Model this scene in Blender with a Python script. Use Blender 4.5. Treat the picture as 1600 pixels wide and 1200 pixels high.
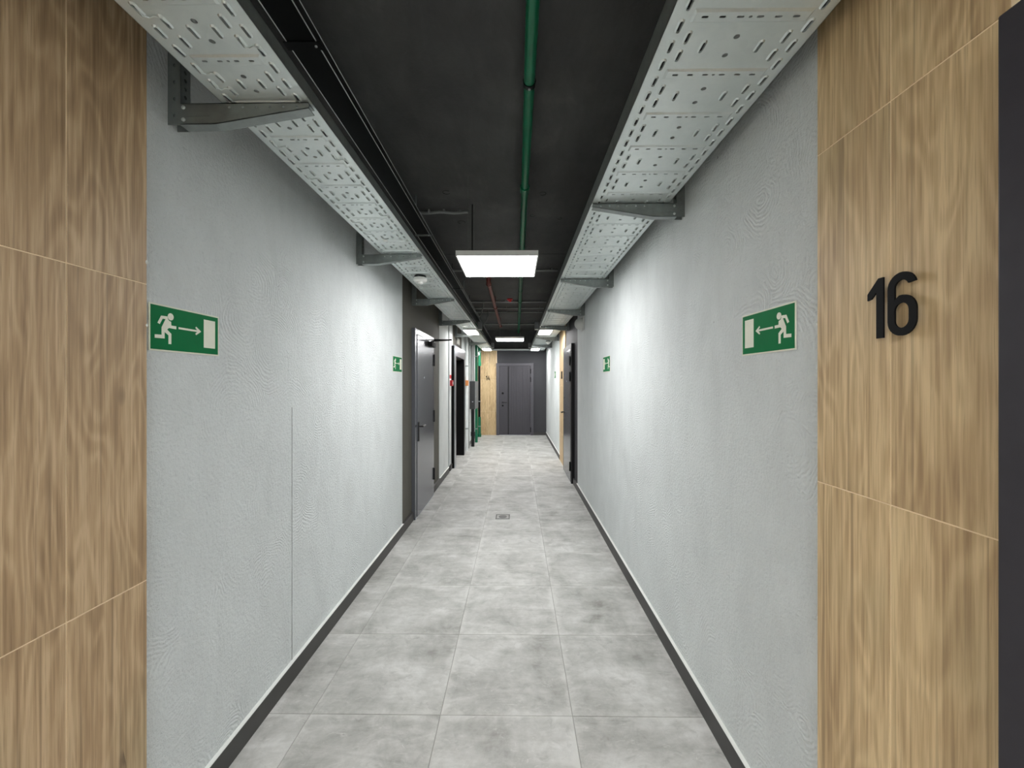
import bpy, bmesh, math, random
from mathutils import Vector, Matrix
from mathutils.geometry import tessellate_polygon
random.seed(7)
S = bpy.context.scene
C = S.collection
for o in list(bpy.data.objects): bpy.data.objects.remove(o, do_unlink=True)

# ------------------------------------------------------------------ camera, world, exposure
EYE = 1.527
cam = bpy.data.objects.new('camera', bpy.data.cameras.new('camera'))
C.objects.link(cam)
cam.location = (0, 0, EYE)
cam.rotation_euler = (math.radians(90), 0, math.atan(7 / 640))
cam.data.sensor_width = 36
cam.data.lens = 36 * 640 / 1600
cam.data.shift_y = -2 / 1600
cam.data.clip_start = 0.05
S.camera = cam
W = bpy.data.worlds.new('world'); S.world = W
W.use_nodes = True
W.node_tree.nodes['Background'].inputs[0].default_value = (0.02, 0.02, 0.02, 1)
S.view_settings.view_transform = 'Standard'
S.view_settings.look = 'None'
S.view_settings.gamma = 1
S.view_settings.use_curve_mapping = False
S.view_settings.exposure = 0.28
LAMP = 31.0          # emission of the square ceiling panels
TRAYLAMP = 37.0      # emission of the small lamps under the trays

# ------------------------------------------------------------------ materials
def lin(c): 
    return tuple(((v / 255) / 12.92 if v / 255 <= .04045 else ((v / 255 + .055) / 1.055) ** 2.4) for v in c) + (1,)

class NT:
    def __init__(s, name):
        s.m = bpy.data.materials.new(name); s.m.use_nodes = True
        s.t = s.m.node_tree; s.b = s.t.nodes['Principled BSDF']
        s.out = s.t.nodes['Material Output']
    def n(s, typ, **kw):
        nd = s.t.nodes.new(typ)
        for k, v in kw.items():
            if k.startswith('_'): setattr(nd, k[1:], v)
        return nd
    def l(s, a, b): s.t.links.new(a, b)
    def val(s, sock, v):
        if hasattr(v, 'is_output') or isinstance(v, bpy.types.NodeSocket): s.l(v, sock)
        else: sock.default_value = v
    def math(s, op, a, b=0.0, clamp=False):
        nd = s.n('ShaderNodeMath', _operation=op, _use_clamp=clamp)
        s.val(nd.inputs[0], a); s.val(nd.inputs[1], b); return nd.outputs[0]
    def vmath(s, op, a, b=(0, 0, 0)):
        nd = s.n('ShaderNodeVectorMath', _operation=op)
        s.val(nd.inputs[0], a); s.val(nd.inputs[1], b)
        return nd.outputs['Value'] if op in ('LENGTH', 'DISTANCE', 'DOT_PRODUCT') else nd.outputs[0]
    def coord(s, kind='Object'): return s.n('ShaderNodeTexCoord').outputs[kind]
    def mapping(s, v, scale=(1, 1, 1), loc=(0, 0, 0)):
        nd = s.n('ShaderNodeMapping'); s.l(v, nd.inputs[0])
        nd.inputs['Scale'].default_value = scale; s.val(nd.inputs['Location'], loc); return nd.outputs[0]
    def noise(s, v, scale, detail=3, rough=.55, dist=0):
        nd = s.n('ShaderNodeTexNoise'); s.l(v, nd.inputs['Vector'])
        nd.inputs['Scale'].default_value = scale; nd.inputs['Detail'].default_value = detail
        nd.inputs['Roughness'].default_value = rough; nd.inputs['Distortion'].default_value = dist
        return nd.outputs[0]
    def ramp(s, f, stops):
        nd = s.n('ShaderNodeValToRGB'); s.l(f, nd.inputs[0])
        e = nd.color_ramp.elements
        while len(e) < len(stops): e.new(.5)
        for i, (p, c) in enumerate(stops):
            e[i].position = p; e[i].color = c if len(c) == 4 else tuple(c) + (1,)
        return nd.outputs[0]
    def rng(s, f, a, b, c=0, d=1):
        nd = s.n('ShaderNodeMapRange'); s.val(nd.inputs[0], f)
        for i, v in enumerate((a, b, c, d)): nd.inputs[i + 1].default_value = v
        return nd.outputs[0]
    def mix(s, f, a, b, mode='MIX'):
        nd = s.n('ShaderNodeMix', _data_type='RGBA', _blend_type=mode)
        s.val(nd.inputs[0], f); s.val(nd.inputs[6], a); s.val(nd.inputs[7], b); return nd.outputs[2]
    def bump(s, h, strength=.3, dist=.01):
        nd = s.n('ShaderNodeBump'); s.l(h, nd.inputs['Height'])
        nd.inputs['Strength'].default_value = strength; nd.inputs['Distance'].default_value = dist
        s.l(nd.outputs[0], s.b.inputs['Normal'])
    def set(s, **kw):
        for k, v in kw.items(): s.val(s.b.inputs[k.replace('_', ' ')], v)
        return s.m

def simple(name, rgb, rough=.5, metal=0, var=.12, scale=14, bump=0, spec=.5):
    t = NT(name); v = t.coord()
    f = t.noise(v, scale, 4)
    c = lin(rgb)
    lo = tuple(x * (1 - var) for x in c[:3]) + (1,); hi = tuple(min(1, x * (1 + var)) for x in c[:3]) + (1,)
    col = t.ramp(f, [(.3, lo), (.7, hi)])
    if bump: t.bump(t.noise(v, scale * 9, 2), bump, .004)
    return t.set(Base_Color=col, Roughness=rough, Metallic=metal, Specular_IOR_Level=spec)

def emitter(name, strength, rgb=(1, .99, .985)):
    t = NT(name)
    return t.set(Base_Color=(.9, .9, .9, 1), Emission_Color=rgb + (1,), Emission_Strength=strength)

def plaster(name, rgb, amount=1.0, dark=.0, seam=None):
    t = NT(name); v = t.coord()
    big = t.noise(v, 1.6, 5, .6)
    med = t.noise(t.mapping(v, (5, 5, 2.2)), 1.0, 5, .65, .6)
    fine = t.noise(v, 70, 5, .7)
    # trowel swirls: arcs around the centres of loose cells
    wob = t.vmath('MULTIPLY', t.vmath('SUBTRACT', t.n('ShaderNodeTexNoise').outputs[1], (.5, .5, .5)), (.1, .1, .1))
    nz = [n for n in t.t.nodes if n.bl_idname == 'ShaderNodeTexNoise'][-1]
    t.l(v, nz.inputs['Vector']); nz.inputs['Scale'].default_value = 5
    vw = t.vmath('ADD', v, wob)
    vo = t.n('ShaderNodeTexVoronoi'); t.l(vw, vo.inputs['Vector']); vo.inputs['Scale'].default_value = 3.3
    r = t.vmath('DISTANCE', t.vmath('MULTIPLY', vw, (0, 1, 1)), t.vmath('MULTIPLY', vo.outputs['Position'], (0, 1, 1)))
    arcs = t.math('SINE', t.math('MULTIPLY', t.math('ADD', r, t.math('MULTIPLY', med, .05)), 430))
    mask = t.rng(t.noise(v, 3.1, 3, .6), .47, .68)
    mask = t.math('MULTIPLY', mask, t.rng(fine, .35, .6))
    pits = t.n('ShaderNodeTexVoronoi'); t.l(t.mapping(v, (1, 1, .55)), pits.inputs['Vector']); pits.inputs['Scale'].default_value = 9
    pit = t.rng(pits.outputs['Distance'], .018, .03, 1, 0)
    pit = t.math('MULTIPLY', pit, t.math('GREATER_THAN', t.noise(v, 7, 1), .53))
    h = t.math('ADD', t.math('MULTIPLY', t.math('MULTIPLY', arcs, mask), .22), t.math('ADD', t.math('MULTIPLY', fine, .85), t.math('MULTIPLY', med, .9)))
    h = t.math('SUBTRACT', h, t.math('MULTIPLY', pit, 1.6))
    c = lin(rgb)[:3]
    f = t.math('ADD', t.math('MULTIPLY', big, .5), t.math('MULTIPLY', med, .5))
    col = t.ramp(f, [(.33, tuple(x * .90 for x in c)), (.5, c), (.66, tuple(min(1, x * 1.07) for x in c))])
    col = t.mix(t.rng(fine, .3, .45, .25, 0), col, tuple(x * .7 for x in c) + (1,))
    col = t.mix(t.math('MULTIPLY', pit, .7), col, (.1, .1, .1, 1))
    if seam:
        y0, z1 = seam
        sx = t.n('ShaderNodeSeparateXYZ'); t.l(v, sx.inputs[0])
        dy = t.math('ABSOLUTE', t.math('SUBTRACT', t.math('ADD', sx.outputs[1], t.math('MULTIPLY', t.noise(v, 30, 2), .003)), y0 + .0015))
        ln = t.math('MULTIPLY', t.rng(dy, .0016, .0035, 1, 0), t.math('LESS_THAN', sx.outputs[2], z1))
        ln = t.math('MULTIPLY', ln, t.rng(t.noise(v, 9, 3), .3, .5, .35, 1))
        col = t.mix(t.math('MULTIPLY', ln, .9), col, tuple(x * .2 for x in c) + (1,))
        h = t.math('SUBTRACT', h, t.math('MULTIPLY', ln, .5))
    t.bump(h, 1.0 * amount, .010)
    return t.set(Base_Color=col, Roughness=.72)

def wood(name, a, b, d):
    """oak-look porcelain, grain along local Z, every tile takes its own cut of the pattern"""
    t = NT(name)
    rnd = t.n('ShaderNodeObjectInfo').outputs['Random']
    off = t.n('ShaderNodeCombineXYZ')
    t.l(t.math('MULTIPLY', rnd, 37.0), off.inputs[0]); t.l(t.math('MULTIPLY', rnd, 91.0), off.inputs[1]); t.l(t.math('MULTIPLY', rnd, 53.0), off.inputs[2])
    v = t.mapping(t.coord(), (1, 1, 1), off.outputs[0])
    n1 = t.noise(t.mapping(v, (5.5, 5.5, .95)), 1.0, 2.5, .5, .35)
    rings = t.math('SINE', t.math('MULTIPLY', n1, 95))
    rings = t.rng(rings, -1, 1)
    rings = t.math('POWER', rings, 1.6)
    fib = t.noise(t.mapping(v, (120, 120, 4)), 1.0, 3, .6)
    fib2 = t.noise(t.mapping(v, (70, 70, 1.5)), 1.0, 4, .65, .3)
    blot = t.noise(t.mapping(v, (4, 4, 1.3)), 1.0, 3, .5)
    f = t.math('ADD', t.math('MULTIPLY', rings, .10), t.math('ADD', t.math('MULTIPLY', fib2, .58), t.math('MULTIPLY', fib, .42)))
    f = t.math('ADD', f, t.math('MULTIPLY', t.math('SUBTRACT', blot, .5), .32))
    col = t.ramp(f, [(.35, lin(d)), (.51, lin(a)), (.67, lin(b))])
    streak = t.rng(t.noise(t.mapping(v, (72, 72, .6)), 1.0, 2, .5, .5), .60, .70, 0, .55)
    col = t.mix(streak, col, tuple(x * .72 for x in lin(d)[:3]) + (1,))
    pore = t.rng(t.noise(t.mapping(v, (260, 260, 9)), 1.0, 2, .5), .56, .70, 0, .45)
    col = t.mix(pore, col, lin(d))
    green = t.rng(t.noise(t.mapping(v, (3, 3, 1.2)), 1.0, 2), .56, .72, 0, .35)
    col = t.mix(green, col, lin((148, 140, 108)))
    kn = t.n('ShaderNodeTexVoronoi'); t.l(t.mapping(v, (3.2, 3.2, 1.4)), kn.inputs['Vector']); kn.inputs['Scale'].default_value = 1.0
    k = t.math('MULTIPLY', t.rng(kn.outputs['Distance'], .02, .06, .8, 0), t.math('GREATER_THAN', blot, .5))
    col = t.mix(k, col, lin((100, 80, 60)))
    t.bump(t.math('ADD', fib, t.math('MULTIPLY', rings, .4)), .18, .002)
    return t.set(Base_Color=col, Roughness=.52)

def floor_tile_mat():
    t = NT('cement_tile')
    rnd = t.n('ShaderNodeObjectInfo').outputs['Random']
    off = t.n('ShaderNodeCombineXYZ')
    t.l(t.math('MULTIPLY', rnd, 71.0), off.inputs[0]); t.l(t.math('MULTIPLY', rnd, 33.0), off.inputs[1])
    v0 = t.coord(); v = t.mapping(v0, (1, 1, 1), off.outputs[0])
    a = t.noise(v, 3.0, 6, .62, .5); b = t.noise(v, 14, 5, .7, .4); c = t.noise(t.mapping(v, (2.5, 11, 4)), 1, 5, .65, .8)
    f = t.math('ADD', t.math('MULTIPLY', a, .55), t.math('ADD', t.math('MULTIPLY', b, .25), t.math('MULTIPLY', c, .25)))
    col = t.ramp(f, [(.36, lin((126, 125, 119))), (.46, lin((160, 160, 155))), (.57, lin((184, 184, 180))), (.68, lin((208, 208, 205)))])
    sc = t.rng(t.noise(t.mapping(v, (9, 22, 4)), 1, 6, .75, 1.6), .58, .72, 0, .55)
    col = t.mix(sc, col, lin((216, 216, 212)))
    dk = t.rng(t.noise(v, 8, 6, .7, 1.2), .56, .72, 0, .5)
    col = t.mix(dk, col, lin((132, 131, 126)))
    # paler rubbed band along the tile edges
    sx = t.n('ShaderNodeSeparateXYZ'); t.l(v0, sx.inputs[0])
    e = t.math('MAXIMUM', t.math('ABSOLUTE', sx.outputs[0]), t.math('ABSOLUTE', sx.outputs[1]))
    em = t.math('MULTIPLY', t.rng(t.math('ADD', e, t.math('MULTIPLY', t.math('SUBTRACT', b, .5), .09)), .262, .295), t.rng(a, .4, .6, .1, .75))
    col = t.mix(em, col, lin((202, 202, 198)))
    t.bump(b, .06, .003)
    return t.set(Base_Color=col, Roughness=t.rng(b, .3, .7, .42, .58))

def galvanised():
    t = NT('galvanised_steel'); v = t.coord()
    vo = t.n('ShaderNodeTexVoronoi'); t.l(v, vo.inputs['Vector']); vo.inputs['Scale'].default_value = 55
    sp = t.n('ShaderNodeSeparateColor'); t.l(vo.outputs['Color'], sp.inputs[0])
    f = t.math('ADD', t.math('MULTIPLY', sp.outputs[0], .10), t.math('MULTIPLY', t.noise(v, 5, 5), .9))
    col = t.ramp(f, [(.25, lin((204, 212, 211))), (.75, lin((224, 230, 228)))])
    return t.set(Base_Color=col, Roughness=t.rng(sp.outputs[0], 0, 1, .38, .44), Metallic=.6)

def ceiling_mat():
    t = NT('black_painted_concrete'); v = t.coord()
    a = t.noise(v, 1.3, 5, .6); b = t.noise(t.mapping(v, (6, 2, 1)), 1, 6, .7, .5)
    f = t.math('ADD', t.math('MULTIPLY', a, .6), t.math('MULTIPLY', b, .4))
    col = t.ramp(f, [(.35, lin((54, 54, 54))), (.55, lin((71, 71, 70))), (.7, lin((92, 91, 90)))])
    t.bump(t.math('ADD', b, t.noise(v, 40, 3)), .35, .006)
    return t.set(Base_Color=col, Roughness=.7)

def brushed(name, rgb, rough=.3):
    t = NT(name); v = t.coord()
    f = t.noise(t.mapping(v, (60, 60, 3)), 1, 3)
    c = lin(rgb)[:3]
    return t.set(Base_Color=t.ramp(f, [(.3, tuple(x * .85 for x in c)), (.7, tuple(min(1, x * 1.1) for x in c))]), Roughness=rough, Metallic=.9)

M = dict(
    plaster=plaster('grey_plaster', (217, 222, 222), seam=None),
    plaster_seam=plaster('grey_plaster_with_seam', (217, 222, 222), seam=(2.103, 1.40)),
    dark_plaster=plaster('olive_charcoal_plaster', (84, 82, 74), .5),
    charcoal=plaster('charcoal_plaster', (57, 57, 61), .35),
    wood_left=wood('oak_tile_brown', (178, 149, 113), (204, 176, 139), (146, 118, 87)),
    wood_right=wood('oak_tile_honey', (196, 168, 126), (220, 194, 150), (164, 135, 98)),
    grout=simple('cream_grout', (244, 222, 186), .8, var=.05),
    floor_grout=simple('pale_cement_grout', (150, 149, 144), .9, var=.08, scale=30),
    tile=floor_tile_mat(),
    ceiling=ceiling_mat(),
    galv=galvanised(),
    galv_dark=simple('dull_zinc_bracket_steel', (146, 152, 150), .45, .7, .12, 20),
    baseboard=simple('charcoal_baseboard', (62, 61, 60), .5, 0, .15, 8),
    bead=simple('white_sealant', (226, 228, 224), .6, var=.04),
    black=simple('black_satin_metal', (20, 20, 22), .4, .3, .1),
    duct=simple('black_lacquered_duct', (26, 28, 28), .38, .5, .1, 6),
    matte_black=simple('matte_black', (14, 14, 15), .65, 0, .1, spec=.15),
    edge=simple('duct_edge_highlight', (200, 202, 202), .4, .6),  # pale tone paints the bright highlight along the duct edges
    door_grey=simple('grey_enamelled_steel', (104, 106, 112), .22, .45, .06, 5),
    door_dark=simple('anthracite_door_film', (64, 62, 68), .42, 0, .07, 30),
    near_frame=simple('graphite_door_frame', (54, 52, 57), .5, 0, .07, 20, spec=.3),
    door_frame=simple('anthracite_door_frame', (78, 76, 82), .45, 0, .07, 20),
    lamp_frame=simple('pale_grey_lamp_frame', (236, 234, 231), .5, 0, .03),  # base colour lightened to stand in for bloom around the panel lamp
    lamp=emitter('lamp_diffuser', LAMP),
    tray_lamp=emitter('tray_lamp_diffuser', TRAYLAMP),
    white_plastic=simple('white_plastic', (226, 226, 222), .4, 0, .03),
    grey_plastic=simple('light_grey_plastic', (190, 190, 186), .4, 0, .04),
    sign_green=simple('exit_sign_green', (0, 112, 62), .6, 0, .04, spec=.08),
    sign_white=simple('exit_sign_cream', (232, 234, 218), .6, 0, .03, spec=.15),
    green_pipe=simple('green_painted_pipe', (10, 104, 70), .3, .1, .1, 10),
    red_pipe=simple('red_brown_pipe', (112, 48, 42), .4, .2, .12, 10),
    grey_pipe=simple('grey_conduit_plastic', (150, 152, 150), .45, 0, .06, 10),
    white_pipe=simple('white_riser_pipe', (208, 212, 212), .4, 0, .05, 10),
    steel=brushed('brushed_steel', (176, 178, 184), .28),
    panel_front=simple('dark_grey_panel_steel', (52, 53, 54), .5, .2, .08),
    panel_side=simple('mid_grey_panel_steel', (120, 122, 122), .5, .2, .06),
    red=simple('red_plastic', (190, 24, 34), .4, 0, .06),
    orange=simple('orange_brown_plastic', (190, 120, 62), .5, 0, .1),
    drain=simple('worn_drain_steel', (126, 126, 122), .4, .7, .15, 40),
    drain_dark=simple('dark_drain_grate', (70, 70, 68), .5, .5, .15, 40),
    paper=simple('white_paper_sticker', (222, 222, 216), .7, 0, .05),
)

# ------------------------------------------------------------------ mesh builder
class MB:
    def __init__(s): s.v = []; s.f = []; s.smooth = []
    def add(s, vs, fs, sm=False):
        o = len(s.v); s.v += [tuple(p) for p in vs]
        s.f += [tuple(i + o for i in q) for q in fs]; s.smooth += [sm] * len(fs); return s
    def box(s, x0, x1, y0, y1, z0, z1, bev=0):
        x0, x1 = min(x0, x1), max(x0, x1); y0, y1 = min(y0, y1), max(y0, y1); z0, z1 = min(z0, z1), max(z0, z1)
        if not bev:
            vs = [(x, y, z) for x in (x0, x1) for y in (y0, y1) for z in (z0, z1)]
            return s.add(vs, [(0, 1, 3, 2), (4, 6, 7, 5), (0, 4, 5, 1), (2, 3, 7, 6), (0, 2, 6, 4), (1, 5, 7, 3)])
        bm = bmesh.new(); bmesh.ops.create_cube(bm, size=1)
        for v in bm.verts:
            v.co = Vector(((x0 + x1) / 2 + v.co.x * (x1 - x0), (y0 + y1) / 2 + v.co.y * (y1 - y0), (z0 + z1) / 2 + v.co.z * (z1 - z0)))
        bmesh.ops.bevel(bm, geom=bm.edges[:], offset=bev, segments=2, affect='EDGES', profile=.6)
        return s.bm(bm)
    def bm(s, bm, sm=False):
        bm.verts.index_update()
        s.add([v.co for v in bm.verts], [[v.index for v in f.verts] for f in bm.faces], sm); bm.free(); return s
    def tube(s, pts, r, n=12, caps=True):
        pts = [Vector(p) for p in pts]; rings = []
        d0 = (pts[1] - pts[0]).normalized()
        up = Vector((0, 0, 1)) if abs(d0.z) < .9 else Vector((1, 0, 0))
        a = d0.cross(up).normalized()
        vs = []
        for i, p in enumerate(pts):
            d = (pts[min(i + 1, len(pts) - 1)] - pts[max(i - 1, 0)]).normalized()
            a = (a - d * a.dot(d)).normalized(); b = d.cross(a)
            rr = r[i] if isinstance(r, (list, tuple)) else r
            vs += [p + a * math.cos(k * 2 * math.pi / n) * rr + b * math.sin(k * 2 * math.pi / n) * rr for k in range(n)]
        fs = []
        for i in range(len(pts) - 1):
            for k in range(n):
                fs.append((i * n + k, i * n + (k + 1) % n, (i + 1) * n + (k + 1) % n, (i + 1) * n + k))
        s.add(vs, fs, True)
        if caps: s.add([vs[k] for k in range(n)], [tuple(range(n))[::-1]]); s.add([vs[(len(pts) - 1) * n + k] for k in range(n)], [tuple(range(n))])
        return s
    def lathe(s, c, prof, axis='z', n=28, sgn=1):
        """prof: (radius, height) pairs, around an axis through c"""
        vs = []
        for r, h in prof:
            for k in range(n):
                u, w = r * math.cos(k * 2 * math.pi / n), r * math.sin(k * 2 * math.pi / n)
                p = {'z': (u, w, h * sgn), 'x': (h * sgn, u, w), 'y': (u, h * sgn, w)}[axis]
                vs.append((c[0] + p[0], c[1] + p[1], c[2] + p[2]))
        fs = [(i * n + k, i * n + (k + 1) % n, (i + 1) * n + (k + 1) % n, (i + 1) * n + k) for i in range(len(prof) - 1) for k in range(n)]
        fs += [tuple(range(n)), tuple((len(prof) - 1) * n + k for k in range(n))]
        return s.add(vs, fs, True)
    def plate(s, loops, t, fn, outer_wall=True):
        """flat plate with holes: loops[0] outline, others holes, thickness t, fn(u,v,w)->xyz"""
        vv = [[Vector((p[0], p[1], 0)) for p in L] for L in loops]
        tris = tessellate_polygon(vv); flat = [p for L in vv for p in L]; N = len(flat)
        s.add([fn(p.x, p.y, 0) for p in flat], [tuple(q) for q in tris])
        s.add([fn(p.x, p.y, t) for p in flat], [tuple(q) for q in tris])
        for i, L in enumerate(loops):
            if i == 0 and not outer_wall: continue
            n = len(L)
            s.add([fn(p[0], p[1], 0) for p in L] + [fn(p[0], p[1], t) for p in L], [(k, (k + 1) % n, n + (k + 1) % n, n + k) for k in range(n)])
        return s
    def prism(s, pts, t, fn):
        return s.plate([pts], t, fn)

OFF = {}
def obj(name, mb, mat, parent=None, loc=None):
    me = bpy.data.meshes.new(name)
    off = Vector(OFF.get(parent.name, (0, 0, 0))) if parent else Vector(loc or (0, 0, 0))
    me.from_pydata([tuple(Vector(p) - off) for p in mb.v], [], mb.f)
    if any(mb.smooth):
        me.polygons.foreach_set('use_smooth', mb.smooth)
    me.materials.append(M[mat])
    bm = bmesh.new(); bm.from_mesh(me); bmesh.ops.recalc_face_normals(bm, faces=bm.faces[:]); bm.to_mesh(me); bm.free()
    if any(mb.smooth):
        try: me.set_sharp_from_angle(angle=math.radians(40))
        except Exception: pass
    o = bpy.data.objects.new(name, me); C.objects.link(o)
    if parent: o.parent = parent; OFF[o.name] = tuple(off)
    else: o.location = off; OFF[o.name] = tuple(off)
    return o
def tag(o, label, cat, group=None):
    o['label'] = label; o['category'] = cat
    if group: o['group'] = group
    return o
def thing(name, label, cat, loc, group=None):
    o = bpy.data.objects.new(name, None); C.objects.link(o); o.location = loc; o.empty_display_size = .05
    OFF[o.name] = tuple(loc); return tag(o, label, cat, group)
def struct(name, mb, mat, label=None):
    o = obj(name, mb, mat); o['kind'] = 'structure'
    if label: o['label'] = label
    return o
def sroot(name, label, loc):
    o = bpy.data.objects.new(name, None); C.objects.link(o); o.location = loc; OFF[o.name] = tuple(loc)
    o['kind'] = 'structure'; o['label'] = label; return o
def dup(root, loc, label=None):
    r = root.copy(); C.objects.link(r); r.location = loc
    if label: r['label'] = label
    for ch in root.children:
        c = ch.copy(); C.objects.link(c); c.parent = r
        for g in ch.children:
            d = g.copy(); C.objects.link(d); d.parent = c
    return r
B = lambda *a, **k: MB().box(*a, **k)

# ------------------------------------------------------------------ the setting
CEIL = 3.05; Y0 = -6.0; Y1 = 11.95; XL = -1.16; XR = .87
WT = .14                                            # wall thickness
# floor with its tiles
floor = struct('floor', B(-1.62, XR + WT, Y0 - .1, Y1 + .1, -.12, -.0025), 'floor_grout', 'floor of pale cement-look square tiles')
JW = .0026
colX = [-1.55, -.949, -.350, .257, .862]
rows = [1.879 + .6025 * k for k in range(-13, 17)] + [Y1]
tile_cache = {}
def tile_mesh(w, d):
    k = (round(w, 3), round(d, 3))
    if k not in tile_cache:
        bm = bmesh.new(); bmesh.ops.create_cube(bm, size=1)
        for v in bm.verts: v.co = Vector((v.co.x * w, v.co.y * d, v.co.z * .009))
        bmesh.ops.bevel(bm, geom=[e for e in bm.edges if all(v.co.z > 0 for v in e.verts)], offset=.0012, segments=1, affect='EDGES')
        me = bpy.data.meshes.new('floor_tile'); bm.to_mesh(me); bm.free(); me.materials.append(M['tile']); tile_cache[k] = me
    return tile_cache[k]
for j in range(len(rows) - 1):
    for i in range(4):
        x0, x1 = colX[i], colX[i + 1]
        if i == 0 and not (7.2 < rows[j] < 8.7): x0 = XL + .002
        w = x1 - x0 - JW; d = rows[j + 1] - rows[j] - JW
        o = bpy.data.objects.new('floor_tile', tile_mesh(w, d)); C.objects.link(o); o.parent = floor
        o.location = ((x0 + x1) / 2, (rows[j] + rows[j + 1]) / 2, -.0045 + random.uniform(-.0003, .0003))
# ceiling in slabs with dark joints
for k, (a, b) in enumerate([(Y0, 4.845), (4.86, 7.9), (7.912, 10.0), (10.012, Y1)]):
    struct('ceiling', B(XL - WT, XR + WT, a, b, CEIL, CEIL + .12), 'ceiling', 'black painted concrete ceiling slab')
struct('ceiling', B(XL - WT, XR + WT, Y0, Y1, CEIL + .125, CEIL + .2), 'matte_black', 'black deck above the ceiling joints')
# left wall, section by section
XD = -1.165
wl_wood = struct('wall_left', B(XL - WT, -1.1464, -.4, 1.256, 0, CEIL), 'grout', 'left wall clad in brown oak-look tiles')
struct('wall_left', B(XL - WT, XL, Y0, -.4, 0, CEIL), 'plaster', 'grey plaster wall behind the viewpoint on the left')
struct('wall_left', B(XL - WT, XL, 1.256, 4.150, 0, CEIL), 'plaster_seam', 'left grey trowelled plaster wall with thin vertical crack')
struct('wall_left', B(XD - WT, XD, 4.150, 4.56, 0, CEIL), 'dark_plaster', 'olive charcoal wall strip before the grey steel door')
struct('wall_left', B(XD - WT, XD, 5.55, 6.139, 0, CEIL), 'dark_plaster', 'olive charcoal wall strip after the grey steel door')
struct('wall_left', B(XD - WT, XD, 4.56, 5.55, 2.12, CEIL), 'dark_plaster', 'olive charcoal wall above the grey steel door')
struct('wall_left', B(XL - WT, XL, 6.139, 6.955, 0, CEIL), 'plaster', 'short grey plaster wall between steel door and lift')
struct('wall_left', B(XL - WT, XL - .02, 6.955, 7.06, 0, CEIL), 'charcoal', 'dark recessed strip before the lift')
struct('wall_left', B(XL - WT, XL, 7.06, 7.42, 0, CEIL), 'plaster', 'narrow plaster strip carrying the red call point')
struct('wall_left', B(XD - WT, XD, 7.42, 8.66, 2.0, CEIL), 'dark_plaster', 'olive charcoal wall above the lift')
struct('wall_left', B(-1.60, -1.46, 7.2, 8.9, 0, CEIL), 'charcoal', 'dark lift shaft wall')
struct('wall_left', B(XL - WT, XL, 8.66, Y1, 0, CEIL), 'plaster', 'grey plaster wall after the lift')
# right wall
wr_wood = struct('wall_right', B(.8564, XR + WT, .69, 1.174, 0, CEIL), 'grout', 'right wall clad in honey oak-look tiles')
struct('wall_right', B(XR, XR + WT, Y0, -.40, 0, CEIL), 'plaster', 'grey plaster wall behind the viewpoint on the right')
struct('wall_right', B(XR, XR + WT, -.40, .69, 2.12, CEIL), 'charcoal', 'charcoal wall above the near apartment door')
struct('wall_right', B(XR, XR + WT, 1.176, 5.845, 0, CEIL), 'plaster', 'right grey trowelled plaster wall')
XE = .875
struct('wall_right', B(XE, XR + WT, 5.845, 6.24, 0, CEIL), 'charcoal', 'charcoal wall strip beside the far right door')
struct('wall_right', B(XE, XR + WT, 6.24, 7.22, 2.10, CEIL), 'charcoal', 'charcoal wall above the far right door')
wr_far = struct('wall_right', B(.8564, XR + WT, 7.24, 8.129, 0, CEIL), 'grout', 'oak-look tiled strip after the far right door')
struct('wall_right', B(XR, XR + WT, 8.13, Y1, 0, CEIL), 'plaster', 'far grey plaster wall on the right')
# ends
we_wood = struct('wall_end', B(XL - WT, -.57, Y1 + .0014, Y1 + .15, 0, 2.46), 'grout', 'oak-look tiled strip of the end wall')
struct('wall_end', B(XL - WT, XR + WT, Y1, Y1 + .15, 2.46, CEIL), 'ceiling', 'black painted band of the end wall above the trays')
struct('wall_end', B(.48, XR + WT, Y1, Y1 + .15, 0, 2.46), 'charcoal', 'charcoal end wall right of the end door')
struct('wall_end', B(-.57, .48, Y1, Y1 + .15, 2.08, 2.46), 'charcoal', 'charcoal end wall above the end door')
struct('wall_back', B(XL - WT, XR + WT, Y0 - .14, Y0, 0, CEIL), 'plaster', 'grey plaster wall behind the viewpoint')

# oak-look wall tiles
def wood_tile(parent, mat, u0, u1, z0, z1, axis, face, sgn):
    """axis 'x': tile lies in a plane of constant X (face), u is Y; axis 'y': plane of constant Y, u is X"""
    g = .0016; w = u1 - u0 - 2 * g; h = z1 - z0 - 2 * g; th = .004
    key = (mat, axis, round(w, 3), round(h, 3))
    if key not in tile_cache:
        bm = bmesh.new(); bmesh.ops.create_cube(bm, size=1)
        for v in bm.verts:
            v.co = Vector((v.co.x * th, v.co.y * w, v.co.z * h)) if axis == 'x' else Vector((v.co.x * w, v.co.y * th, v.co.z * h))
        bmesh.ops.bevel(bm, geom=bm.edges[:], offset=.0008, segments=1, affect='EDGES')
        me = bpy.data.meshes.new('wood_tile'); bm.to_mesh(me); bm.free(); me.materials.append(M[mat]); tile_cache[key] = me
    o = bpy.data.objects.new('wood_tile', tile_cache[key]); C.objects.link(o); o.parent = parent
    mid = face - sgn * th / 2
    o.location = (mid, (u0 + u1) / 2, (z0 + z1) / 2) if axis == 'x' else ((u0 + u1) / 2, mid, (z0 + z1) / 2)
cy = [1.258 - .228 * k for k in range(8)]
for k in range(7):
    for a, b in ((0, .916), (.916, 1.832), (1.832, 2.747), (2.747, CEIL)):
        wood_tile(wl_wood, 'wood_left', max(cy[k + 1], -.4), cy[k], a, b, 'x', -1.145, 1)
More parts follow.
